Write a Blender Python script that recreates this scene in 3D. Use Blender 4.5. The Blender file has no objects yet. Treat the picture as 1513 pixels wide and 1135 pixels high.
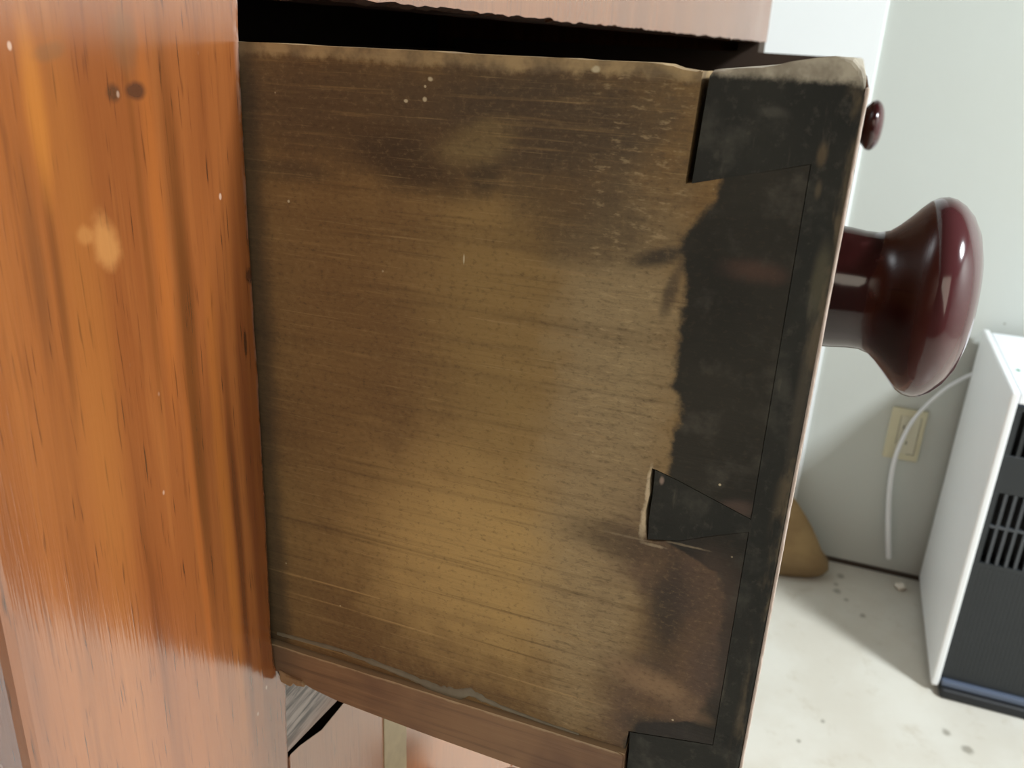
import bpy, bmesh, math, random
from mathutils import Vector, Matrix, noise as mnoise
random.seed(7)
H = 1.0554            # eye height above the floor; small measures below are heights relative to it
SC = bpy.context.scene
COL = SC.collection

# ------------------------------------------------------------------ camera, world, light, exposure
YAW, PITCH, ROLL, FPX = 0.34748726, 0.371860285, 0.0496303084, 1267.67894
d = Vector((math.cos(YAW)*math.cos(PITCH), math.sin(YAW)*math.cos(PITCH), -math.sin(PITCH)))
r0 = d.cross(Vector((0, 0, 1))).normalized(); u0 = r0.cross(d)
r = r0*math.cos(ROLL) + u0*math.sin(ROLL)
u = -r0*math.sin(ROLL) + u0*math.cos(ROLL)
cam = bpy.data.cameras.new('camera'); co = bpy.data.objects.new('camera', cam); COL.objects.link(co)
co.matrix_world = Matrix(((r.x, u.x, -d.x, 0), (r.y, u.y, -d.y, 0), (r.z, u.z, -d.z, H), (0, 0, 0, 1)))
cam.sensor_fit = 'HORIZONTAL'; cam.sensor_width = 36.0; cam.lens = 36.0*FPX/1513
cam.clip_start = 0.01; cam.clip_end = 50
cam.dof.use_dof = True; cam.dof.focus_distance = 0.185; cam.dof.aperture_fstop = 38
SC.camera = co

w = bpy.data.worlds.new('world'); SC.world = w; w.use_nodes = True
bg = w.node_tree.nodes['Background']; bg.inputs[0].default_value = (0.80, 0.92, 1.0, 1); bg.inputs[1].default_value = 1.0

def area(name, loc, target, sx, sy, power, col):
    l = bpy.data.lights.new(name, 'AREA'); l.shape = 'RECTANGLE'; l.size = sx; l.size_y = sy
    l.energy = power; l.color = col
    o = bpy.data.objects.new(name, l); COL.objects.link(o); o.location = loc
    o.rotation_euler = (Vector(target) - Vector(loc)).to_track_quat('-Z', 'Y').to_euler()
    return o
area('ceiling_lamp', (0.42, -1.78, 2.42), (0.42, -1.74, 0.0), 0.40, 0.42, 92, (0.90, 0.96, 1.0))
area('west_window', (-1.44, -0.7, 1.55), (0.6, -0.2, 0.9), 1.3, 1.4, 12, (1.0, 0.90, 0.74))

SC.view_settings.view_transform = 'Standard'; SC.view_settings.look = 'None'
SC.view_settings.gamma = 1; SC.view_settings.use_curve_mapping = False
SC.view_settings.exposure = 0.40

# ------------------------------------------------------------------ node helpers
def s2l(c):
    return tuple(((v/255)/12.92 if v/255 <= .04045 else ((v/255+.055)/1.055)**2.4) for v in c) + (1,)

class NT:
    def __init__(s, name):
        s.m = bpy.data.materials.new(name); s.m.use_nodes = True
        s.t = s.m.node_tree; s.b = s.t.nodes['Principled BSDF']
        tc = s.t.nodes.new('ShaderNodeTexCoord'); mp = s.t.nodes.new('ShaderNodeMapping')
        mp.inputs['Location'].default_value = (0, 0, -H)
        s.t.links.new(tc.outputs['Object'], mp.inputs['Vector']); s.P = mp.outputs[0]
        sp = s.t.nodes.new('ShaderNodeSeparateXYZ'); s.t.links.new(s.P, sp.inputs[0])
        s.x, s.y, s.z = sp.outputs
    def put(s, sock, v):
        if isinstance(v, bpy.types.NodeSocket): s.t.links.new(v, sock)
        else: sock.default_value = v
    def ma(s, op, a, b=0.0, c=0.0, clamp=False):
        n = s.t.nodes.new('ShaderNodeMath'); n.operation = op; n.use_clamp = clamp
        for i, v in enumerate((a, b, c)): s.put(n.inputs[i], v)
        return n.outputs[0]
    def add(s, a, b): return s.ma('ADD', a, b)
    def sub(s, a, b): return s.ma('SUBTRACT', a, b)
    def mul(s, a, b): return s.ma('MULTIPLY', a, b)
    def mx(s, a, b): return s.ma('MAXIMUM', a, b)
    def step(s, v, a, b, oa=0.0, ob=1.0):
        n = s.t.nodes.new('ShaderNodeMapRange'); n.interpolation_type = 'SMOOTHSTEP'; n.clamp = True
        s.put(n.inputs[0], v)
        if a > b: a, b, oa, ob = b, a, ob, oa
        for i, q in zip((1, 2, 3, 4), (a, b, oa, ob)): n.inputs[i].default_value = q
        return n.outputs[0]
    def noise(s, sc, detail=3.0, rough=.55, off=(0, 0, 0), dist=0.0):
        mp = s.t.nodes.new('ShaderNodeMapping'); s.t.links.new(s.P, mp.inputs[0])
        mp.inputs['Scale'].default_value = sc; mp.inputs['Location'].default_value = off
        n = s.t.nodes.new('ShaderNodeTexNoise'); s.t.links.new(mp.outputs[0], n.inputs['Vector'])
        n.inputs['Scale'].default_value = 1; n.inputs['Detail'].default_value = detail
        n.inputs['Roughness'].default_value = rough; n.inputs['Distortion'].default_value = dist
        return n.outputs[0]
    def specks(s, sc, size, off=(0, 0, 0)):
        mp = s.t.nodes.new('ShaderNodeMapping'); s.t.links.new(s.P, mp.inputs[0])
        mp.inputs['Scale'].default_value = sc; mp.inputs['Location'].default_value = off
        n = s.t.nodes.new('ShaderNodeTexVoronoi'); s.t.links.new(mp.outputs[0], n.inputs['Vector'])
        n.inputs['Scale'].default_value = 1
        return s.step(n.outputs['Distance'], size, size*.5)
    def curve(s, v, lo, hi, pts):          # piecewise-linear function of v, values 0..1
        n = s.t.nodes.new('ShaderNodeMapRange'); s.put(n.inputs[0], v); n.inputs[1].default_value = lo; n.inputs[2].default_value = hi
        c = s.t.nodes.new('ShaderNodeValToRGB'); s.t.links.new(n.outputs[0], c.inputs[0])
        e = c.color_ramp.elements
        while len(e) < len(pts): e.new(.5)
        for k, (p, q) in zip(e, sorted(pts)):
            k.position = (p-lo)/(hi-lo); k.color = (q, q, q, 1)
        return c.outputs[0]
    def blob(s, a, b, ca, cb, ra, rb, rot=0.0, warp=None, amt=.5, soft=.5):
        da, db = s.sub(a, ca), s.sub(b, cb)
        if rot:
            c_, s_ = math.cos(rot), math.sin(rot)
            da, db = s.add(s.mul(da, c_), s.mul(db, s_)), s.sub(s.mul(db, c_), s.mul(da, s_))
        da, db = s.ma('DIVIDE', da, ra), s.ma('DIVIDE', db, rb)
        q = s.ma('SQRT', s.add(s.mul(da, da), s.mul(db, db)))
        if warp is not None: q = s.add(q, s.mul(s.sub(warp, .5), amt*2))
        return s.step(q, 1+soft, 1-soft)
    def mix(s, f, a, b, mode='MIX'):
        n = s.t.nodes.new('ShaderNodeMix'); n.data_type = 'RGBA'; n.blend_type = mode
        s.put(n.inputs[0], f)
        for i, v in ((6, a), (7, b)):
            if isinstance(v, tuple) and len(v) == 3: v = s2l(v)
            s.put(n.inputs[i], v)
        return n.outputs[2]
    def scale(s, c, k):
        n = s.t.nodes.new('ShaderNodeVectorMath'); n.operation = 'SCALE'; s.put(n.inputs[0], c); n.inputs[3].default_value = k
        return n.outputs[0]
    def bump(s, h, dist=.0003, strength=1.0):
        n = s.t.nodes.new('ShaderNodeBump'); n.inputs['Strength'].default_value = strength
        n.inputs['Distance'].default_value = dist; s.put(n.inputs['Height'], h)
        s.t.links.new(n.outputs[0], s.b.inputs['Normal'])
    def out(s, col=None, rough=.6, **kw):
        if col is not None:
            if isinstance(col, tuple) and len(col) == 3: col = s2l(col)
            s.put(s.b.inputs['Base Color'], col)
        s.put(s.b.inputs['Roughness'], rough)
        for k, v in kw.items(): s.put(s.b.inputs[k.replace('_', ' ')], v)
        return s.m

def plain(name, col, rough=.6, var=.08, scale=40, **kw):
    n = NT(name); f = n.noise((scale,)*3, 3)
    a = s2l(col); lo = tuple(v*(1-var) for v in a[:3])+(1,); hi = tuple(min(1, v*(1+var)) for v in a[:3])+(1,)
    return n.out(n.mix(f, lo, hi), rough, **kw)

# ------------------------------------------------------------------ materials
def mat_wall(name, col, dirt):
    n = NT(name); f = n.noise((2.2, 2.2, 2.2), 4); g = n.noise((90, 90, 90), 2)
    c = n.mix(n.mul(n.step(f, .45, .8), .25), col, dirt)
    sp = n.specks((9, 9, 9), .035, (1.3, .2, .4))
    c = n.mix(n.mul(sp, .6), c, (120, 118, 105))
    n.bump(g, .0004, .25)
    return n.out(c, .75)
M_CREAM = mat_wall('cream_wall_paint', (194, 198, 192), (185, 185, 172))
M_WHITE = mat_wall('white_wall_paint', (238, 241, 242), (232, 235, 234))
M_PLAIN = mat_wall('room_paint', (120, 108, 90), (108, 98, 82))
M_DARK = mat_wall('dark_room_paint', (62, 54, 46), (56, 48, 40))

def mat_floor():
    n = NT('cream_floor_sheet'); f = n.noise((7, 7, 7), 5, .6, (.3, .1, 0)); g = n.noise((3, 3, 3), 3)
    c = n.mix(n.step(f, .35, .7), (205, 200, 187), (213, 210, 199))
    c = n.mix(n.mul(n.step(n.noise((22, 22, 22), 4, .6, (2, 1, 0)), .56, .75), .35), c, (176, 164, 142))
    wv = n.noise((60, 60, 60), 2)
    for (cx, cy, r_) in ((1.727, -.143, .009), (1.70, -.162, .006), (1.752, -.140, .006), (1.235, -.094, .004), (1.79, -.15, .010),
                         (1.655, -.195, .007), (1.30, -.13, .004), (1.33, -.36, .010), (1.36, -.33, .008)):
        c = n.mix(n.mul(n.blob(n.x, n.y, cx, cy, r_, r_*.8, 0, wv, .6, .6), .55), c, (96, 88, 70))
    n.bump(n.noise((30, 30, 30), 2), .0005, .15)
    return n.out(c, .42)
M_FLOOR = mat_floor()

def mat_varnish(name, feat=False, axis='z', tone=0, sheen=.13, ior=2.1, k=1.28):
    """old reddish varnished hardwood, grain along `axis`"""
    n = NT(name)
    sw = {'z': lambda a, b: (a, a, b), 'x': lambda a, b: (b, a, a)}[axis]
    low = n.noise(sw(26, 2.0), 3, .5, (1.1, .4, .2), .4)
    mid = n.noise(sw(150, 7), 4, .6, (.3, 2.0, .7), .25)
    fine = n.noise(sw(620, 26), 3, .6)
    pores = n.noise(sw(1500, 70), 2, .5)
    c = n.mix(n.step(low, .3, .72), (117, 64, 30), (134, 78, 38))
    c = n.mix(n.mul(n.step(mid, .5, .75), .5), c, (94, 48, 22))
    c = n.mix(n.mul(n.step(mid, .47, .25), .35), c, (152, 93, 46))
    c = n.mix(n.mul(n.step(fine, .55, .8), .45), c, (80, 40, 18))
    c = n.mix(n.mul(n.step(pores, .60, .75), .8), c, (59, 30, 16))
    if feat:
        wv = n.noise((72, 72, 24), 3)
        wv2 = n.noise((208, 208, 208), 3)
        xx = n.add(n.x, n.mul(n.sub(n.noise((6, 6, 14), 3), .5), .0045))
        for (cx, rx, zc, rz, col, am) in ((.1283, .0022, -.062, .05, (83, 45, 19), .85), (.1232, .0016, -.035, .030, (148, 84, 36), .6),
                                          (.1262, .0010, -.105, .04, (146, 82, 36), .6), (.1385, .0012, -.11, .045, (74, 35, 16), .8),
                                          (.1350, .0016, -.10, .05, (157, 93, 38), .55), (.1440, .0016, -.095, .06, (90, 43, 21), .6),
                                          (.1000, .0009, -.040, .02, (88, 48, 22), .7), (.0965, .0014, -.036, .014, (86, 50, 27), .5), (.1120, .001, -.11, .03, (90, 46, 21), .6),
                                          (.1195, .0007, -.03, .04, (96, 53, 22), .5), (.105, .004, -.045, .05, (152, 94, 42), .35),
                                          (.1005, .0016, -.012, .012, (165, 102, 42), .6)):
            c = n.mix(n.mul(n.blob(xx, n.z, cx, zc, rx, rz, 0, wv, .45, .7), am), c, col)
        for (cx, cz, rx, rz, rot, col, am) in ((.1108, -.0338, .0025, .0046, .25, (160, 108, 60), .9), (.1068, -.0318, .0016, .0016, 0, (164, 112, 62), .5),
                                              (.1165, -.0098, .0014, .0014, 0, (67, 42, 27), .8), (.1213, -.0096, .0022, .0013, 0, (64, 38, 26), .85),
                                              (.1195, -.0020, .003, .0045, 0, (104, 70, 46), .5), (.1045, -.0036, .003, .0012, .2, (104, 72, 46), .4),
                                              (.1485, -.048, .0012, .0016, 0, (56, 29, 19), .8), (.1455, -.062, .0005, .003, 0, (46, 22, 11), .8)):
            c = n.mix(n.mul(n.blob(n.x, n.z, cx, cz, rx, rz, rot, wv2, .5, .45), am), c, col)
        sp = n.specks((152, 152, 88), .075, (.2, .1, .6))
        c = n.mix(n.mul(n.mul(sp, n.step(n.noise((48, 48, 48), 2), .45, .6)), .7), c, (189, 160, 141))
        edge = n.mul(n.mul(n.step(n.z, -.158, -.150), n.step(n.x, .1478, .1502)), n.step(n.noise((320, 320, 192), 3), .42, .6))
        c = n.mix(n.mul(edge, .55), c, (165, 144, 133))
    c = n.scale(c, k)
    if tone:
        c = n.mix(tone, c, (163, 120, 96))
    h = n.add(n.mul(pores, .6), n.mul(n.noise((48, 48, 48), 2), .25))
    n.bump(h, .00025, .35)
    ro = n.add(sheen, n.mul(n.noise((11, 11, 11), 3, .5, (4, 2, 1)), .12))
    return n.out(c, ro, IOR=ior)
M_STILE = mat_varnish('reddish_varnished_wood_worn', True)
M_VARN = mat_varnish('reddish_varnished_wood', False, 'z', .25)
M_VENEER = mat_varnish('pinkish_varnished_veneer', False, 'z', .25, .17, 2.5)
M_DRAW = mat_varnish('pinkish_drawer_veneer', False, 'z', .45, .17, 2.0)
M_CARC = plain('raw_dark_wood', (62, 46, 34), .8, .25)
M_RAIL = None
def mat_rail():
    n = NT('weathered_grey_rail'); g = n.noise((60, 700, 500), 4, .65, (0, 0, 0), .3); h = n.noise((14, 140, 90), 3)
    c = n.mix(n.step(g, .35, .68), (70, 62, 60), (162, 146, 140))
    c = n.mix(n.mul(n.step(h, .5, .7), .5), c, (84, 74, 72))
    c = n.mix(n.mul(n.step(n.z, -.176, -.186), .5), c, (178, 140, 122))
    n.bump(g, .0004, .8)
    return n.out(c, .45)
M_RAIL = mat_rail()

def side_base(n):
    """grimy brown end-of-drawer wood; returns grey-brown wear helpers"""
    y, z = n.y, n.z
    warp = n.noise((120, 120, 120), 4, .6)
    warp2 = n.noise((420, 420, 420), 4, .65)
    big = n.noise((38, 38, 38), 4, .55, (.7, .2, .1))
    g1 = n.noise((40, 30, 900), 4, .6, (0, 0, 0), .25)
    g2 = n.noise((20, 10, 260), 4, .6, (3, 1, .4), .35)
    g3 = n.noise((60, 46, 2400), 2, .6)
    return y, z, warp, warp2, big, g1, g2, g3

def mat_side():
    n = NT('grimy_brown_drawer_side')
    y, z, warp, warp2, big, g1, g2, g3 = side_base(n)
    c = n.mix(n.step(big, .3, .7), (98, 74, 46), (118, 93, 58))
    B = lambda cy, cz, ry, rz, col, am, rot=0, wa=.5, soft=.6, w_=None: n.mix(n.mul(n.blob(y, z, cy, cz, ry, rz, rot, warp if w_ is None else w_, wa, soft), am), c, col)
    # broad tone
    c = B(.060, -.104, .030, .026, (168, 138, 88), .85)
    c = B(.056, -.052, .018, .030, (134, 110, 68), .6)
    c = B(.095, -.060, .022, .035, (108, 82, 52), .5)
    c = B(.034, -.085, .012, .055, (138, 119, 90), .8)
    c = B(.034, -.045, .011, .022, (134, 116, 86), .7)
    # dark upper zone
    c = B(.085, -.012, .045, .010, (74, 58, 42), .8)
    c = B(.050, -.012, .022, .012, (66, 54, 41), .85)
    c = B(.0765, -.0215, .012, .0045, (60, 46, 32), .85, .2)
    c = B(.062, -.0225, .0035, .003, (50, 42, 32), .6)
    c = B(.041, -.029, .013, .007, (70, 56, 40), .7)
    c = B(.0640, -.0165, .0085, .0035, (112, 94, 62), .75, -.35, .7)
    c = B(.104, -.025, .010, .002, (56, 46, 36), .5)
    # grain
    c = n.mix(n.mul(n.step(g2, .48, .72), .35), c, (72, 53, 33))
    c = n.mix(n.mul(n.step(g1, .52, .75), .38), c, (66, 48, 30))
    c = n.mix(n.mul(n.step(g1, .46, .25), .30), c, (146, 118, 78))
    c = n.mix(n.mul(n.step(g3, .6, .75), .22), c, (172, 146, 104))
    # pale drawn-out scratches in the lower half
    lowz = n.step(z, -.085, -.125)
    gs = n.noise((20, 8, 560), 3, .55, (7, 2, 1), .2)
    c = n.mix(n.mul(n.mul(n.step(gs, .60, .72), lowz), .6), c, (178, 146, 98))
    c = n.mix(n.mul(n.mul(n.step(gs, .40, .30), lowz), .55), c, (72, 52, 32))
    # saw-rough cross fibres toward the front
    rough = n.mul(n.step(y, .050, .036), n.step(y, .018, .028))
    fib = n.noise((500, 260, 900), 3, .7)
    c = n.mix(n.mul(n.mul(rough, n.step(fib, .5, .72)), .5), c, (76, 62, 46))
    c = n.mix(n.mul(n.mul(rough, n.step(fib, .46, .3)), .4), c, (164, 142, 108))
    # brown mottling of the front third, lower half
    low = n.step(z, -.070, -.095)
    c = n.mix(n.mul(n.mul(n.step(y, .036, .022), low), n.step(big, .25, .6)), c, (84, 66, 54))
    c = n.scale(c, 1.32)
    # charcoal stain with a ragged edge, wider in the middle
    lim = n.curve(z, -.160, 0.0, [(-.160, .44), (-.142, .44), (-.136, .40), (-.131, .18), (-.120, .12), (-.100, .14), (-.094, .18), (-.0895, .38), (-.080, .41), (-.073, .40), (-.066, .40), (-.060, .38), (-.057, .42), (-.048, .42), (-.036, .42), (-.030, .46), (-.022, .36), (-.001, .3)])
    lim = n.mul(lim, .0535)
    yy = n.add(y, n.add(n.mul(n.sub(warp, .5), .003), n.mul(n.sub(warp2, .5), .003)))
    char = n.step(n.sub(yy, lim), .0010, -.0010)
    c = n.mix(n.mul(char, .97), c, n.mix(n.mul(n.step(warp, .50, .72), .6), n.mix(n.step(big, .3, .72), (30, 30, 27), (42, 41, 36)), (76, 73, 66)))
    for (cy, cz, ry, rz, am) in ((.0248, -.0790, .00050, .0045, 1.0), (.0251, -.0862, .00060, .0042, 1.0), (.0228, -.0911, .0022, .00032, .8), (.0170, -.0895, .004, .00022, .45), (.0282, -.0905, .004, .00022, .5)):
        c = B(cy, cz, ry, rz, (196, 176, 146), am, 0, .9, .5, warp2)
    c = B(.0280, -.0332, .0045, .0016, (52, 46, 40), .85, -.35)
    c = B(.0250, -.0390, .0012, .0045, (66, 56, 46), .7, .2)
    c = B(.0180, -.1040, .0042, .0135, (46, 43, 41), .75, 0, .7, .8)
    c = B(.030, -.092, .010, .004, (70, 56, 44), .6)
    c = B(.011, -.0335, .0046, .0018, (84, 60, 50), .6, 0, 1.0, .7)
    c = B(.0085, -.0795, .003, .0018, (92, 74, 66), .6, -.3)
    c = B(.010, -.100, .006, .010, (84, 68, 58), .6)
    c = B(.0075, -.117, .004, .008, (82, 68, 60), .6)
    c = B(.0190, -.1245, .0085, .0028, (142, 114, 86), .8, .18, .8, .7)
    c = B(.0115, -.1290, .0050, .0018, (124, 100, 78), .6, .15)
    c = B(.013, -.136, .010, .0035, (52, 47, 44), .85)
    # dust smears and pale flecks
    c = n.mix(n.mul(n.mul(n.step(n.noise((160, 160, 160), 4, .7, (5, 0, 0)), .56, .75), n.step(y, .03, .0)), .16), c, (88, 85, 79))
    fz = n.noise((900, 700, 1100), 3, .7, (1, 3, 2))
    c = n.mix(n.mul(n.mul(n.step(fz, .5, .75), n.sub(1.0, n.mul(char, .9))), .40), c, (58, 46, 33))
    c = n.mix(n.mul(n.mul(n.step(fz, .48, .28), n.sub(1.0, n.mul(char, .85))), .28), c, (150, 126, 92))
    # worn pale arris along the top
    arr = n.step(n.add(z, n.add(n.mul(n.sub(warp2, .5), .0030), n.mul(n.sub(big, .5), .0030))), -.0042, -.0024)
    c = n.mix(n.mul(arr, .8), c, n.mix(n.step(warp, .35, .62), (120, 102, 78), (178, 152, 112)))
    sp = n.specks((170, 170, 170), .055, (.35, .2, .1))
    c = n.mix(n.mul(n.mul(sp, n.step(warp, .45, .6)), .8), c, (205, 188, 156))
    for (cy, cz, ry, rz) in ((.0731, -.0058, .0005, .0004), (.0781, -.0099, .0004, .0003), (.0742, -.0094, .0004, .0004), (.0420, -.0025, .0007, .0005), (.1050, -.0312, .0003, .0003), (.0655, -.0383, .0002, .0010)):
        c = B(cy, cz, ry, rz, (196, 182, 152), .9, 0, .6, .4, warp2)
    # contact shadow of the stile, painted dark where the side leaves the case
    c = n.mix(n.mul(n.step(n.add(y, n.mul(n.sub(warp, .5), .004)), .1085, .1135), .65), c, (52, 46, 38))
    n.bump(n.add(n.add(n.mul(g1, .8), n.mul(fib, .4)), n.mul(warp2, .4)), .0004, .55)
    return n.out(c, .7, IOR=1.35)
M_SIDE = mat_side()

def mat_front():
    n = NT('charcoal_stained_drawer_front')
    y, z, warp, warp2, big, g1, g2, g3 = side_base(n)
    c = n.mix(n.step(big, .3, .72), (30, 30, 27), (42, 41, 36))
    v = n.noise((300, 300, 60), 4, .65)
    c = n.mix(n.mul(n.step(warp, .50, .72), .6), c, (72, 70, 63))
    c = n.mix(n.mul(n.step(warp2, .54, .7), .4), c, (76, 72, 64))
    c = n.mix(n.mul(n.mul(n.step(n.y if False else y, .0022, -.0004), n.step(n.noise((200, 200, 60), 4, .6, (2, 0, 0)), .48, .62)), .6), c, (104, 90, 70))
    c = n.mix(n.mul(n.step(v, .58, .74), .4), c, (104, 96, 84))
    for (cy, cz, ry, rz, col, am) in ((.0035, -.0135, .0007, .0016, (120, 100, 74), .4), (.0032, -.0190, .0005, .0014, (116, 100, 78), .35),
                                     (.0005, -.034, .0012, .006, (92, 86, 68), .6), (.0000, -.055, .0010, .012, (86, 78, 66), .5), (.012, -.0075, .002, .0008, (96, 92, 84), .3),
                                     (.0225, -.0765, .0004, .0008, (150, 128, 116), .8)):
        c = n.mix(n.mul(n.blob(y, z, cy, cz, ry, rz, 0, warp, .5, .6), am), c, col)
    top = n.step(n.add(z, n.add(n.mul(n.sub(warp2, .5), .0022), n.mul(n.sub(warp, .5), .0022))), -.0033, -.0016)
    c = n.mix(n.mul(top, .9), c, n.mix(n.step(warp, .4, .6), (150, 140, 124), (188, 178, 160)))
    n.bump(n.add(n.mul(warp2, .7), n.mul(v, .5)), .0005, .6)
    return n.out(c, .65, IOR=1.35)
M_FRONT = mat_front()

def mat_runner():
    n = NT('brown_runner_wood')
    g1 = n.noise((60, 26, 800), 4, .6); big = n.noise((50, 50, 50), 3); w2 = n.noise((420,)*3, 3)
    c = n.mix(n.step(big, .3, .7), (112, 80, 58), (136, 102, 72))
    c = n.mix(n.mul(n.step(g1, .5, .75), .5), c, (78, 54, 38))
    c = n.mix(n.mul(n.step(g1, .45, .25), .3), c, (166, 130, 96))
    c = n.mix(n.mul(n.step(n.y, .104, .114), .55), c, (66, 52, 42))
    c = n.mix(n.mul(n.step(n.add(n.z, n.mul(n.sub(w2, .5), .001)), -.1452, -.1446), .5), c, (190, 165, 130))
    n.bump(g1, .0003, .5)
    return n.out(c, .6)
M_RUN = mat_runner()
M_GLUE = plain('dried_grey_glue', (118, 108, 90), .5, .3, 300)
M_SPLINT = plain('splintered_tan_wood', (146, 114, 82), .7, .4, 500)
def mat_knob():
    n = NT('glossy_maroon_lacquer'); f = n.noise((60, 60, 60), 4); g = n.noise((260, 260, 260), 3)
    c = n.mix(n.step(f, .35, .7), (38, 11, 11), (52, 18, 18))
    c = n.mix(n.mul(n.step(n.add(n.y, n.mul(n.sub(f, .5), .004)), -.020, -.030), .8), c, (88, 46, 49))  # lit, reflecting front dome painted paler than the dark neck
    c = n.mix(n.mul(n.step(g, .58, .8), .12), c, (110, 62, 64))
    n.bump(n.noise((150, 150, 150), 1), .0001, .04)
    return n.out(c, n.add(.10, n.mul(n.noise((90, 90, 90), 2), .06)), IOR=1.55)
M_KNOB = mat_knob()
M_FACE = mat_varnish('dark_reddish_varnish', False, 'x', 0, .2, 1.6, .42)
M_SLIVER = plain('pale_varnish_sheen_edge', (182, 162, 150), .35, .12, 200)  # varnish sheen along the drawer-front edge, put in as a pale colour
M_STRIP = plain('greyish_patch_strip', (152, 130, 100), .5, .25, 200)
M_HWHITE = plain('white_heater_shell', (238, 240, 240), .4, .02, 20)
M_HTOP = plain('white_heater_top', (236, 239, 243), .4, .02, 20)
M_HDARK = plain('dark_grey_plastic', (34, 38, 41), .42, .12, 30)
M_HSLAT = plain('grey_slat_plastic', (66, 70, 74), .45, .1, 30)
M_HBLACK = plain('black_grille_cavity', (10, 11, 12), .7, .1)
M_HBASE = plain('slate_blue_plinth', (84, 94, 112), .4, .06)
M_HFOOT = plain('black_plinth', (22, 24, 27), .6, .1)
M_GREEN = plain('green_print', (40, 150, 110), .5, .05)
M_CORD = plain('white_cord_sheath', (232, 234, 236), .45, .03)
M_OUT = plain('yellowed_outlet_plastic', (204, 198, 168), .45, .05)
M_OUT2 = plain('cream_outlet_insert', (204, 199, 176), .45, .05)
M_HOLE = plain('dark_slot', (30, 26, 20), .8, .1)
def mat_sack():
    n = NT('tan_sack_cloth'); f = n.noise((14, 14, 22), 4); g = n.noise((160, 160, 160), 2)
    c = n.mix(n.step(f, .3, .7), (146, 120, 82), (164, 138, 96))
    c = n.mix(n.mul(n.step(n.z, -.985, -1.035), .55), c, (110, 90, 64))  # undercut shadow painted in, darker toward the base
    n.bump(n.add(f, n.mul(g, .2)), .004, .4)
    return n.out(c, .85)
M_SACK = mat_sack()
M_BASE = plain('dark_brown_skirting', (58, 46, 36), .6, .15)
M_PAPER = plain('white_paper', (232, 226, 212), .8, .05)

# ------------------------------------------------------------------ mesh helpers (heights relative to the eye; H added on linking)
def box(bm, x0, x1, y0, y1, z0, z1):
    v = [bm.verts.new((x, y, z)) for x in (x0, x1) for y in (y0, y1) for z in (z0, z1)]
    for f in ((0, 1, 3, 2), (4, 6, 7, 5), (0, 4, 5, 1), (2, 3, 7, 6), (0, 2, 6, 4), (1, 5, 7, 3)):
        bm.faces.new([v[i] for i in f])
    return v
def bxm(*a):
    bm = bmesh.new(); box(bm, *a); return bm
def prism_x(bm, pts, x0, x1):
    a = [bm.verts.new((x0, p[0], p[1])) for p in pts]; b = [bm.verts.new((x1, p[0], p[1])) for p in pts]
    n = len(pts)
    bm.faces.new(a); bm.faces.new(b[::-1])
    for i in range(n): bm.faces.new((a[i], b[i], b[(i+1) % n], a[(i+1) % n]))
    return a, b
def obj(name, bm, mat, parent=None, bevel=0, seg=2, smooth=False, rel=True):
    bmesh.ops.recalc_face_normals(bm, faces=bm.faces)
    if rel: bmesh.ops.translate(bm, verts=bm.verts, vec=(0, 0, H))
    me = bpy.data.meshes.new(name); bm.to_mesh(me); bm.free(); me.materials.append(mat)
    if smooth:
        for p in me.polygons: p.use_smooth = True
    o = bpy.data.objects.new(name, me); COL.objects.link(o)
    if bevel:
        m = o.modifiers.new('bevel', 'BEVEL'); m.width = bevel; m.segments = seg; m.limit_method = 'ANGLE'; m.angle_limit = .6
    if parent is not None: own(o, parent)
    return o
def own(o, parent):
    o.parent = parent
    o.matrix_parent_inverse = parent.matrix_basis.inverted() if parent.parent is None else Matrix()
def struct(name, bm, mat, bevel=0, rel=True):
    o = obj(name, bm, mat, None, bevel, rel=rel); o['kind'] = 'structure'; return o
def thing(name, loc, label, cat):
    o = bpy.data.objects.new(name, None); COL.objects.link(o); o.location = loc
    o['label'] = label; o['category'] = cat; o.empty_display_size = .1
    return o
def tag(o, label, cat): o['label'] = label; o['category'] = cat; return o
def fbm(p, oct=3):
    return mnoise.fractal(Vector(p), 1.0, 2.0, oct)

# ------------------------------------------------------------------ room shell
XE, XW, YN, YS, ZC = 1.85, -1.5, .62, -2.5, 2.5
struct('floor', bxm(XW-.1, XE+.1, YS-.1, YN+.1, -.1, 0), M_FLOOR, rel=False)
struct('ceiling', bxm(XW-.1, XE+.1, YS-.1, YN+.1, ZC, ZC+.1), M_DARK, rel=False)
struct('wall_east', bxm(XE, XE+.1, YS-.1, YN+.1, 0, ZC), M_CREAM, rel=False)
struct('wall_north', bxm(XW-.1, XE, YN, YN+.1, 0, ZC), M_WHITE, rel=False)
struct('wall_west', bxm(XW-.1, XW, YS, YN, 0, ZC), M_DARK, rel=False)
struct('wall_south', bxm(XW, XE, YS-.1, YS, 0, ZC), M_CREAM, rel=False)
# white upright board standing proud of the east wall, just past the drawer
struct('wall_northeast', bxm(XE-.012, XE+.01, -.0275, YN, .0, ZC), M_WHITE, .004, rel=False)
struct('trim_1', bxm(XE-.004, XE, YS, -.0275, 0, .010), M_BASE, rel=False)

# ------------------------------------------------------------------ chest of drawers
chest = thing('chest_of_drawers', (.63, .33, 0), 'old reddish-brown wooden chest of drawers with its grimy top drawer pulled open', 'chest of drawers')
YF = .1147
XR = 1.105
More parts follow.
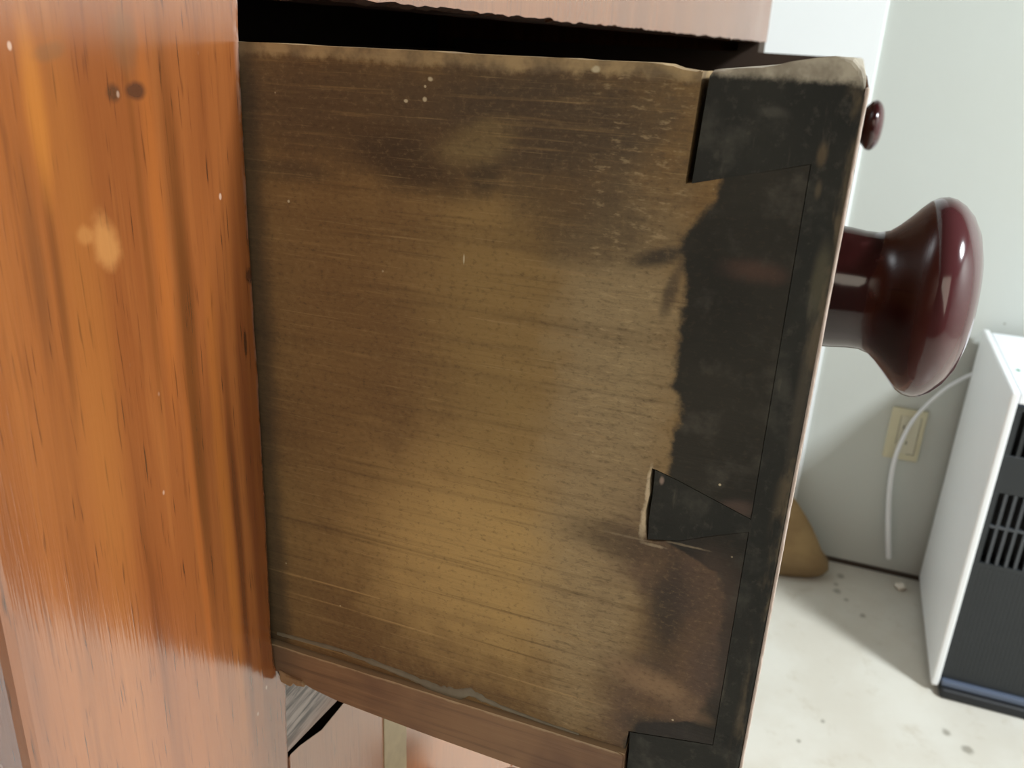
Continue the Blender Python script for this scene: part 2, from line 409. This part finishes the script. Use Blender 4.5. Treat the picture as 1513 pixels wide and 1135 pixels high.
# left stile with a worn, wavering inner edge
edge = [(-.1881, .1516), (-.1700, .1520), (-.1603, .1527), (-.1558, .1506), (-.151, .1485), (-.1411, .1479), (-.1048, .1489), (-.0704, .1494), (-.0397, .1495), (-.0189, .1499), (-.0015, .1503), (.0064, .1508)]
def ex(z):
    if z <= edge[0][0]: return edge[0][1]
    if z >= edge[-1][0]: return edge[-1][1]
    for (a, b), (c, e) in zip(edge, edge[1:]):
        if a <= z <= c: return b + (e-b)*(z-a)/(c-a)
bm = bmesh.new()
zs = [-H+.03, -.9, -.6, -.35, -.25] + [-.2 + .0011*i for i in range(200)] + [.03, .075]
rings = []
for z in zs:
    x1 = ex(z) + (fbm((3.1, 0, z*160))*.00022 + fbm((8.1, 0, z*700))*.00012 if -.2 < z < .02 else 0)
    pr = [(.0797, YF+.0258), (.0797, YF+.0022), (.0803, YF+.0008), (.0817, YF), (.10, YF), (.12, YF), (.14, YF), (x1-.0010, YF), (x1-.0003, YF+.0002), (x1, YF+.0008), (x1, YF+.0258)]
    rings.append([bm.verts.new((px, py, z)) for px, py in pr])
for A, B in zip(rings, rings[1:]):
    for i in range(len(A)): bm.faces.new((A[i], A[(i+1) % len(A)], B[(i+1) % len(A)], B[i]))
bm.faces.new(rings[0]); bm.faces.new(rings[-1])
obj('stile', bm, M_STILE, chest)
obj('stile', bxm(XR, 1.175, YF, YF+.0258, -H+.03, -.004), M_VARN, chest, .001)
obj('shaded_stile_top', bxm(XR+.001, 1.174, YF+.001, YF+.0250, -.004, .0235), M_CARC, chest)  # top of the right stile, its shade put in as dark wood
# rail over the opening: rough splintered lower edge, rising to the far end
bm = bmesh.new()
N = 420
prev = None
for i in range(N+1):
    x = .1512 + (1.175-.1512)*i/N
    zb = .0094 + .0128*(x-.2)/.96 + .0011*fbm((x*26, 1, 0), 4) + .0007*fbm((x*120, 2, 0), 2)
    zi = .0086 + .0128*(x-.2)/.96 + .0004*fbm((x*40, 5, 0), 3)
    ring = [bm.verts.new(p) for p in ((x, YF, .075), (x, YF, zb), (x, YF+.003, zb-.0009), (x, YF+.0258, zi), (x, YF+.0258, .075))]
    if prev:
        for k in range(5): bm.faces.new((prev[k], prev[(k+1) % 5], ring[(k+1) % 5], ring[k]))
    else: bm.faces.new(ring)
    prev = ring
bm.faces.new(prev)
obj('top_rail', bm, M_VENEER, chest)
bm = bmesh.new()
rp = [(.150, -.1583), (.150, -.1827), (.1600, -.1838), (.1769, -.1857), (.25, -.1868), (XR, -.1870), (XR, -.1583)]
fa = [bm.verts.new((x, YF+.0004, z)) for x, z in rp]; fb = [bm.verts.new((x, YF+.028, z)) for x, z in rp]
bm.faces.new(fa); bm.faces.new(fb)
for i in range(7): bm.faces.new((fa[i], fa[(i+1) % 7], fb[(i+1) % 7], fb[i]))
obj('rail', bm, M_RAIL, chest, .0003)
obj('top_board', bxm(.072, 1.183, YF-.004, .575, .075, .097), M_VARN, chest, .003)
for x0, x1 in ((.0797, .0975), (1.157, 1.1745)):
    obj('side_panel', bxm(x0, x1, YF+.0258, .565, -H+.03, .075), M_VARN, chest, .0005)
obj('back_panel', bxm(.0975, 1.157, .553, .565, -H+.06, .075), M_CARC, chest)
obj('floor_board', bxm(.0975, 1.157, YF+.026, .553, -H+.06, -H+.08), M_CARC, chest)
for fx in (.0797, 1.1195):
    for fy in (YF, .51):
        obj('foot', bxm(fx, fx+.055, fy, fy+.055, -H, -H+.03), M_VARN, chest, .002)
# dust boards and a drawer guide keep the inside of the case dark
obj('dust_board', bxm(.0975, 1.157, YF+.028, .553, -.1705, -.1605), M_CARC, chest)

knob_pts = [(0, 0), (.0172, 0), (.0170, .003), (.0165, .007), (.0164, .0105), (.0172, .0130), (.0190, .0152), (.0215, .0176), (.0240, .0198), (.0260, .0217), (.0271, .0236), (.0275, .0256), (.0271, .0277), (.0258, .0299), (.0234, .0323), (.0198, .0344), (.0150, .0359), (.0090, .0368), (.0030, .0371)]
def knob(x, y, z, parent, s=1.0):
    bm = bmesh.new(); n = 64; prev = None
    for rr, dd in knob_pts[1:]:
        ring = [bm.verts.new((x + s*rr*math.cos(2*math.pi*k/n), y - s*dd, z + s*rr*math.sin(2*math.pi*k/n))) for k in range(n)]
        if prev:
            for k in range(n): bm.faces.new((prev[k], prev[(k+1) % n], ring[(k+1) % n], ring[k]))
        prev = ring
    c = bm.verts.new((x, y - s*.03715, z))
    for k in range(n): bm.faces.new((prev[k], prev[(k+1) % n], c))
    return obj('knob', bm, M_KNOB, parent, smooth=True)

# --- the open drawer (part of the chest); its own mesh is the carcass: far side, back and bottom
bm = bmesh.new()
bm_s = [(.0235, -.158), (.0235, .0082), (.114, .0096), (.50, .0100), (.50, -.158)]
prism_x(bm, bm_s, 1.093, XR-.002)
box(bm, .162, 1.093, .488, .50, -.150, -.004)
box(bm, .160, 1.093, .0235, .488, -.1500, -.1440)
drawer = obj('drawer', bm, M_CARC, chest)
drawer['label'] = 'open drawer with grimy brown side and charcoal front end'
# side board, dovetailed: outline in (y, z)
top = []
for i in range(64):
    y = .0240 + (.50-.0240)*(i/63)**1.8
    zt = -.0011 + (-.0010 if y < .03 else 0)*max(0, (.034-y)/.010) + .00022*fbm((y*90, 3.3, 0), 3) + .00010*fbm((y*500, 1.3, 0), 2)
    top.append((y, zt))
top[0] = (.0240, -.0019)
pts = top + [(.50, -.1439), (.0233, -.1439)]
pts += [(.0230, -.1388), (.0050, -.1356)]                       # above the bottom half pin
pts += [(.0050, -.0835), (.0120, -.0863), (.0178, -.0889), (.0225, -.0902), (.0240, -.0902)]         # under the middle pin
pts += [(.0246, -.0868), (.0249, -.0840), (.0245, -.0800), (.0248, -.0770), (.0247, -.0744), (.0239, -.0745), (.0196, -.0757), (.0123, -.0782), (.0050, -.0807)]
pts += [(.0050, -.0151), (.0246, -.0200), (.0247, -.0195)]       # under the top half pin
bm = bmesh.new()
a, b = prism_x(bm, pts, .150, .162)
bm.edges.ensure_lookup_table()
tops = set(a[:64])
e1 = [e for e in bm.edges if e.verts[0] in tops and e.verts[1] in tops]
oth = set(a[64:])
e2 = [e for e in bm.edges if e.verts[0] in oth and e.verts[1] in oth]
bmesh.ops.bevel(bm, geom=e1, offset=.0021, offset_type='OFFSET', segments=4, profile=.5, affect='EDGES', clamp_overlap=True)
e2 = [e for e in e2 if e.is_valid]
bmesh.ops.bevel(bm, geom=e2, offset=.00008, offset_type='OFFSET', segments=1, affect='EDGES', clamp_overlap=True)
obj('side_board', bm, M_SIDE, drawer)
# front board: lap + the three pins seen from the side (outline at the side face), then the body
F = [(-.0012, -.1578), (-.0012, -.0045), (-.0010, -.0016), (-.0004, -.0003), (.0012, .0012), (.0040, .0013), (.0063, .0010), (.0105, .0002), (.0125, -.0004), (.0147, -.0009), (.0185, -.0012), (.0222, -.0016), (.0228, -.0026),
     (.0232, -.0110), (.0236, -.0199), (.0049, -.0150),
     (.0049, -.0808), (.0123, -.0783), (.0196, -.0758), (.0240, -.0746), (.0239, -.0800), (.0241, -.0850), (.0238, -.0900), (.0178, -.0888), (.0120, -.0862), (.0049, -.0834),
     (.0049, -.1357), (.0227, -.1389), (.0224, -.1440), (.0222, -.1578)]
bm = bmesh.new()
a, b = prism_x(bm, F, .150, .1625)
e = [q for q in bm.edges if q.verts[0] in a and q.verts[1] in a]
ee = set(a[:12])
e1 = [q for q in e if q.verts[0] in ee and q.verts[1] in ee]
e2 = [q for q in e if q not in e1]
bmesh.ops.bevel(bm, geom=e1, offset=.0012, offset_type='OFFSET', segments=3, profile=.5, affect='EDGES', clamp_overlap=True)
e2 = [q for q in e2 if q.is_valid]
bmesh.ops.bevel(bm, geom=e2, offset=.00008, offset_type='OFFSET', segments=1, affect='EDGES', clamp_overlap=True)
Gp = [(-.0012, -.1578), (-.0012, -.0045), (-.0010, -.0016), (-.0004, -.0003), (.0012, .0012), (.0040, .0013), (.0063, .0010), (.0105, .0002), (.0147, -.0009), (.0235, -.0016), (.0235, -.1578)]
a, b = prism_x(bm, Gp, .1620, XR-.002)
for v in b:
    if v.co.z > -.02: v.co.z += .0075
obj('drawer_front', bm, M_FRONT, drawer)
bm = bmesh.new()
VP = [(-.0012, -.1578), (-.0017, -.1574), (-.0018, -.10), (-.0018, -.006), (-.0016, -.0030), (-.0010, -.0012), (-.0006, -.0022), (-.0012, -.006)]
prism_x(bm, VP, .1516, XR-.003)
vn = obj('veneer', bm, M_FACE, drawer, .0004, 2); vn['label'] = 'varnished reddish face of the drawer front'
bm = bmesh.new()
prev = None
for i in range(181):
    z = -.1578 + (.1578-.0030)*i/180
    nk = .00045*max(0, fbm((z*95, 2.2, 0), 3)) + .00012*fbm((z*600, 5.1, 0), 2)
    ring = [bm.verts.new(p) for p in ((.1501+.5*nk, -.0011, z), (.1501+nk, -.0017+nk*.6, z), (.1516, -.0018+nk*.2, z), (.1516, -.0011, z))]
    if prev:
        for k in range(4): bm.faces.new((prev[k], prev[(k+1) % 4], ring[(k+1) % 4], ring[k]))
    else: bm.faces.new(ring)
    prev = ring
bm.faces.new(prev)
we = obj('sheen_edge', bm, M_SLIVER, drawer, .0003, 2); we['label'] = 'pale edge of the drawer front with varnish sheen painted in'
# runner glued under the side, bottom edge worn to a curve
rb = [(.0226, -.1590), (.0330, -.1586), (.0439, -.1580), (.0560, -.1577), (.0700, -.1573), (.0850, -.1566), (.0972, -.1559), (.1040, -.1548), (.1085, -.1538), (.1110, -.1527)]
rt = [(.1140, -.1528), (.20, -.1530), (.48, -.1530), (.48, -.1443)]
rtop = [(.1157-.0016*i*3.55, -.1444 + .00018*fbm((i*.9, 4, 0), 3)) for i in range(17)]
pts = rb + rt + rtop + [(.0231, -.1446)]
bm = bmesh.new()
a, b = prism_x(bm, pts, .1488, .166)
e = [q for q in bm.edges if q.verts[0] in a and q.verts[1] in a]
bmesh.ops.bevel(bm, geom=e, offset=.0004, offset_type='OFFSET', segments=2, affect='EDGES', clamp_overlap=True)
run = obj('runner', bm, M_RUN, drawer); run['label'] = 'lighter brown runner strip under the drawer side'
# splinter at the back end of the runner
bm = bmesh.new()
for tri, x in ((((.1140, -.1520), (.1085, -.1534), (.1105, -.1562), (.1135, -.1556)), .1484), (((.1120, -.1528), (.1068, -.1531), (.1060, -.1545), (.1085, -.1550)), .1481)):
    prism_x(bm, tri, x, x+.0016)
sp = obj('splinter', bm, M_SPLINT, drawer, .0002, 1); sp['label'] = 'pale broken splinter at the end of the runner'
# dried glue smeared along the crack
gp = [(.1146, -.1417, .0005), (.1075, -.1414, .0006), (.0958, -.1409, .0006), (.0872, -.1415, .0008), (.0771, -.1424, .0009), (.0710, -.1434, .0013), (.0670, -.1437, .0017), (.0638, -.1432, .0018), (.0611, -.1414, .0013), (.0570, -.1424, .0008), (.0526, -.1430, .0006), (.0426, -.1436, .0004), (.034, -.1438, .0003)]
bm = bmesh.new(); prev = None
for i in range(97):
    t = i/96*(len(gp)-1); k = min(int(t), len(gp)-2); f = t-k
    q = [gp[k][j]*(1-f)+gp[k+1][j]*f for j in range(3)]
    wd = q[2]*(1+.5*fbm((i*.35, 7, 0), 3))*.95; th = .00030 + .05*wd
    ring = [bm.verts.new((.1500 - th*math.sin(A), q[0], q[1] + wd*math.cos(A))) for A in [math.pi*j/6 for j in range(7)]]
    if prev:
        for j in range(6): bm.faces.new((prev[j], prev[j+1], ring[j+1], ring[j]))
    prev = ring
gl = obj('glue_smear', bm, M_GLUE, drawer, smooth=True); gl['label'] = 'dried grey glue along the crack'
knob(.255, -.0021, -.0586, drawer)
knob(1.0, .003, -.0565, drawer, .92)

# --- closed drawers below
def closed_drawer(zt, zb, strip, sag=0.0):
    bm = bmesh.new()
    tp = [(.1524, zt+.0005), (.1570, zt-.0003), (.1680, zt-.0021-sag*.1), (.1795, zt-.0042), (.25, zt-.0058), (XR-.001, zt-.0062)] if sag else [(.1524, zt), (XR-.001, zt)]
    tp = [(.1524, zb)] + tp + [(XR-.001, zb)]
    fa = [bm.verts.new((x, YF+.0002, z)) for x, z in tp]; fb = [bm.verts.new((x, YF+.0026, z-(.004 if z > (zt+zb)/2 else 0))) for x, z in tp]
    bm.faces.new(fa); bm.faces.new(fb); k = len(tp)
    for i in range(k): bm.faces.new((fa[i], fa[(i+1) % k], fb[(i+1) % k], fb[i]))
    o = obj('drawer', bm, M_DRAW, chest, .0004, 2)
    obj('backing', bxm(.1535, XR-.002, YF+.0027, YF+.022, zb+.001, zt-.022), M_CARC, o)
    if strip:
        bm = bmesh.new()
        n = 40
        L = [bm.verts.new((.2045 + .00012*fbm((i*.4, 1, 0)), YF-.0002, zb+.004+(zt-zb-(.0105 if sag else .006))*i/n)) for i in range(n+1)]
        R_ = [bm.verts.new((.2210 + .00015*fbm((i*.4, 9, 0)), YF-.0002, zb+.004+(zt-zb-(.0105 if sag else .006))*i/n)) for i in range(n+1)]
        fs = [bm.faces.new((L[i], R_[i], R_[i+1], L[i+1])) for i in range(n)]
        ex_ = bmesh.ops.extrude_face_region(bm, geom=fs)
        bmesh.ops.translate(bm, verts=[g for g in ex_['geom'] if isinstance(g, bmesh.types.BMVert)], vec=(0, .0012, 0))
        s = obj('patch_strip', bm, M_STRIP, o); s['label'] = 'pale greyish strip let into the drawer front'
    zc = (zt+zb)/2
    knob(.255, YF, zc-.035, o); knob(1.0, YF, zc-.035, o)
    return o
closed_drawer(-.1846, -.368, True, .020)
for zt in (-.398, -.610, -.822):
    obj('rail', bxm(.150, XR, YF+.0004, YF+.028, zt+.003, zt+.027), M_VARN, chest, .0004)
    closed_drawer(zt, zt-.182, False)
obj('rail', bxm(.150, XR, YF+.0004, YF+.028, -H+.03, -1.007), M_VARN, chest, .0004)

# ------------------------------------------------------------------ heater
heater = thing('heater', (1.65, -.53, 0), 'white box heater with dark slatted front on the floor against the wall', 'heater')
HX0, HX1, HN, HS, HT, HB = 1.4605, 1.832, -.308, -.748, .5897, .015
R_ = dict(rel=False)
obj('side_panel', bxm(HX0, HX1, HN-.013, HN, HB, HT), M_HWHITE, heater, .004, 3, **R_)
obj('side_panel', bxm(HX0, HX1, HS, HS+.013, HB, HT), M_HWHITE, heater, .004, 3, **R_)
obj('top_panel', bxm(HX0+.004, HX1-.016, HS+.0142, HN-.0142, HT-.02, HT-.0015), M_HTOP, heater, .0015, 2, **R_)
obj('back_panel', bxm(HX1-.0145, HX1-.002, HS+.0135, HN-.0135, HB, HT-.008), M_HDARK, heater, .001, **R_)
bm = bmesh.new()                                   # front frame: bezel, bands and side strips around the two grilles
f0, f1 = HX0+.006, HX0+.016
A = lambda z: z+H
ys, yn = HS+.013, HN-.013
for (y0, y1, z0, z1) in ((ys, yn, A(-.4895), HT-.021), (ys, yn, A(-.6440), A(-.5760)), (ys, yn, A(-.4990), A(-.4895)), (ys, ys+.010, A(-.7770), A(-.6441)), (yn-.010, yn, A(-.7770), A(-.6441)), (ys, ys+.010, A(-.5759), A(-.4991)), (yn-.010, yn, A(-.5759), A(-.4991))):
    box(bm, f0, f1, y0, y1, z0, z1)
obj('front_frame', bm, M_HDARK, heater, .0008, 1, **R_)
obj('crossbar', bxm(f0+.0004, f1, ys+.0102, yn-.0102, A(-.7090), A(-.7045)), M_HSLAT, heater, **R_)
obj('bezel', bxm(HX0+.0035, HX0+.006, ys+.001, yn-.001, A(-.4880), HT-.0225), M_HBASE, heater, .001, **R_)
obj('grille_backing', bxm(HX0+.040, HX0+.046, ys, yn, A(-.78), A(-.49)), M_HBLACK, heater, **R_)
bm = bmesh.new(); box(bm, f0, f1+.02, ys, yn, .034, A(-.7770))
n_r = 60
for i in range(n_r):
    yc = ys+.008+(yn-ys-.016)*i/(n_r-1)
    box(bm, f0-.0004, f0+.001, yc-.0014, yc+.0014, .040, A(-.7850))
obj('front_panel', bm, M_HDARK, heater, **R_)
sl = bpy.data.meshes.new('slat'); bm = bmesh.new(); box(bm, 0, .012, -.0024, .0024, 0, .133); bm.to_mesh(sl); bm.free(); sl.materials.append(M_HSLAT)
sl2 = bpy.data.meshes.new('upper_slat'); bm = bmesh.new(); box(bm, 0, .012, -.0030, .0030, 0, .077); bm.to_mesh(sl2); bm.free(); sl2.materials.append(M_HDARK)
y = yn-.010-.0115
while y > ys+.012:
    for nm, me, zb in (('slat', sl, A(-.7770)), ('upper_slat', sl2, A(-.5760))):
        o = bpy.data.objects.new(nm, me); COL.objects.link(o); o.location = (f0+.001, y, zb); own(o, heater)
    y -= .0141
obj('plinth', bxm(HX0-.004, HX0+.03, HS+.004, HN-.0155, .021, .033), M_HBASE, heater, .003, 2, **R_)
obj('base', bxm(HX0-.012, HX1-.02, HS+.01, HN-.015, 0, .0205), M_HFOOT, heater, .006, 3, **R_)
bm = bmesh.new()
for (dx, dy) in ((.012, .0032), (.0036, .0085)): box(bm, 1.588-dx/2, 1.588+dx/2, -.335-dy/2, -.335+dy/2, HT-.0018, HT-.0012)
gm = obj('printed_mark', bm, M_GREEN, heater, **R_); gm['label'] = 'small green mark on the white top'

def tube(pts, rad, seg=10, sub=8):
    P = [Vector(p) for p in pts]; out = []
    for i in range(len(P)-1):
        p0, p1, p2, p3 = P[max(i-1, 0)], P[i], P[i+1], P[min(i+2, len(P)-1)]
        for k in range(sub):
            t = k/sub
            out.append(.5*((2*p1) + (p2-p0)*t + (2*p0-5*p1+4*p2-p3)*t*t + (3*p1-p0-3*p2+p3)*t**3))
    out.append(P[-1])
    bm = bmesh.new(); prev = None
    for i, p in enumerate(out):
        tg = (out[min(i+1, len(out)-1)] - out[max(i-1, 0)]).normalized()
        a = tg.cross(Vector((1, 0, 0.01))).normalized(); b = tg.cross(a)
        rr = rad(i/(len(out)-1)) if callable(rad) else rad
        ring = [bm.verts.new(p + a*rr*math.cos(2*math.pi*k/seg) + b*rr*math.sin(2*math.pi*k/seg)) for k in range(seg)]
        if prev:
            for k in range(seg): bm.faces.new((prev[k], prev[(k+1) % seg], ring[(k+1) % seg], ring[k]))
        else: bm.faces.new(ring)
        prev = ring
    bm.faces.new(prev); return bm
XC = XE-.030
sc_ = XC/XE
cp = [(1.805, -.330, -.545), (XC, -.3136*sc_, -.5662*sc_), (XC, -.2900*sc_, -.5860*sc_), (XC, -.2651*sc_, -.6149*sc_), (XC, -.2274*sc_, -.6832*sc_), (XC, -.2105*sc_, -.7655*sc_), (XC, -.2126*sc_, -.8465*sc_), (XC, -.2270*sc_, -.9400*sc_), (XC, -.2428*sc_, -1.0181*sc_)]
cd = obj('power_cord', tube(cp, lambda t: (.0034 + .0024*max(0, min(1, (t-.45)/.4)))), M_CORD, heater, smooth=True)
cd['label'] = 'white cord hanging past the wall outlet'

# ------------------------------------------------------------------ wall outlet
out_ = thing('wall_outlet', (XE, -.218, .34), 'yellowed wall outlet on the cream wall behind the white hanging cord', 'outlet')
oy0, oy1, oz0, oz1 = -.2520, -.1830, A(-.7760), A(-.6600)
obj('plate', bxm(XE-.007, XE, oy0, oy1, oz0, oz1), M_OUT, out_, .0025, 3, **R_)
obj('inner_frame', bxm(XE-.0085, XE-.0065, oy0+.011, oy1-.020, oz0+.016, oz1-.016), M_OUT2, out_, .0012, 2, **R_)
bm = bmesh.new()
for (y0, y1, z0, z1) in ((oy0+.010, oy0+.0112, oz0+.015, oz1-.015), (oy1-.0202, oy1-.019, oz0+.036, oz1-.018), (oy0+.018, oy1-.019, oz1-.0172, oz1-.016), (oy0+.010, oy0+.025, oz0+.0148, oz0+.016)):
    box(bm, XE-.0072, XE-.0068, y0, y1, z0, z1)
obj('seam', bm, M_HOLE, out_, **R_)
for zc in (oz0+.042, oz0+.076):
    o = obj('socket', bxm(XE-.0100, XE-.008, -.2265, -.2065, zc-.011, zc+.011), M_OUT2, out_, .0015, 2, **R_)
    bm = bmesh.new()
    for dy in (-.0055, .0055): box(bm, XE-.0103, XE-.0098, -.2165+dy-.001, -.2165+dy+.001, zc-.004, zc+.004)
    obj('slot', bm, M_HOLE, o, **R_)

# ------------------------------------------------------------------ tan sack by the wall and a scrap on the floor
bm = bmesh.new(); prev = None
prof = [(.0, .112), (.004, .124), (.018, .134), (.035, .133), (.055, .116), (.08, .101), (.105, .085), (.13, .067), (.155, .048), (.175, .030), (.190, .014)]
n = 40
for hh, rr in prof:
    ring = []
    for k in range(n):
        a = 2*math.pi*k/n; q = 1 + .05*fbm((math.cos(a)*1.3, math.sin(a)*1.3, hh*9), 2)
        ring.append(bm.verts.new((1.782 + rr*.44*q*math.cos(a), .012 + rr*q*math.sin(a), hh)))
    if prev:
        for k in range(n): bm.faces.new((prev[k], prev[(k+1) % n], ring[(k+1) % n], ring[k]))
    else: bm.faces.new(ring)
    prev = ring
c = bm.verts.new((1.782, .012, .195))
for k in range(n): bm.faces.new((prev[k], prev[(k+1) % n], c))
tag(obj('sack', bm, M_SACK, smooth=True, rel=False), 'tan rounded sack slumped on floor by the white wall, half hidden behind drawer front', 'sack')
bm = bmesh.new()
bmesh.ops.create_icosphere(bm, subdivisions=3, radius=.011)
for v in bm.verts:
    k = 1+.35*fbm(v.co*120, 2); v.co = Vector((v.co.x*k*1.1, v.co.y*k, max(v.co.z*k*.8, -.006)))
bmesh.ops.translate(bm, verts=bm.verts, vec=(1.795, -.272, .006))
tag(obj('paper_scrap', bm, M_PAPER, smooth=True, rel=False), 'small white crumpled scrap on the floor between wall and heater', 'scrap')
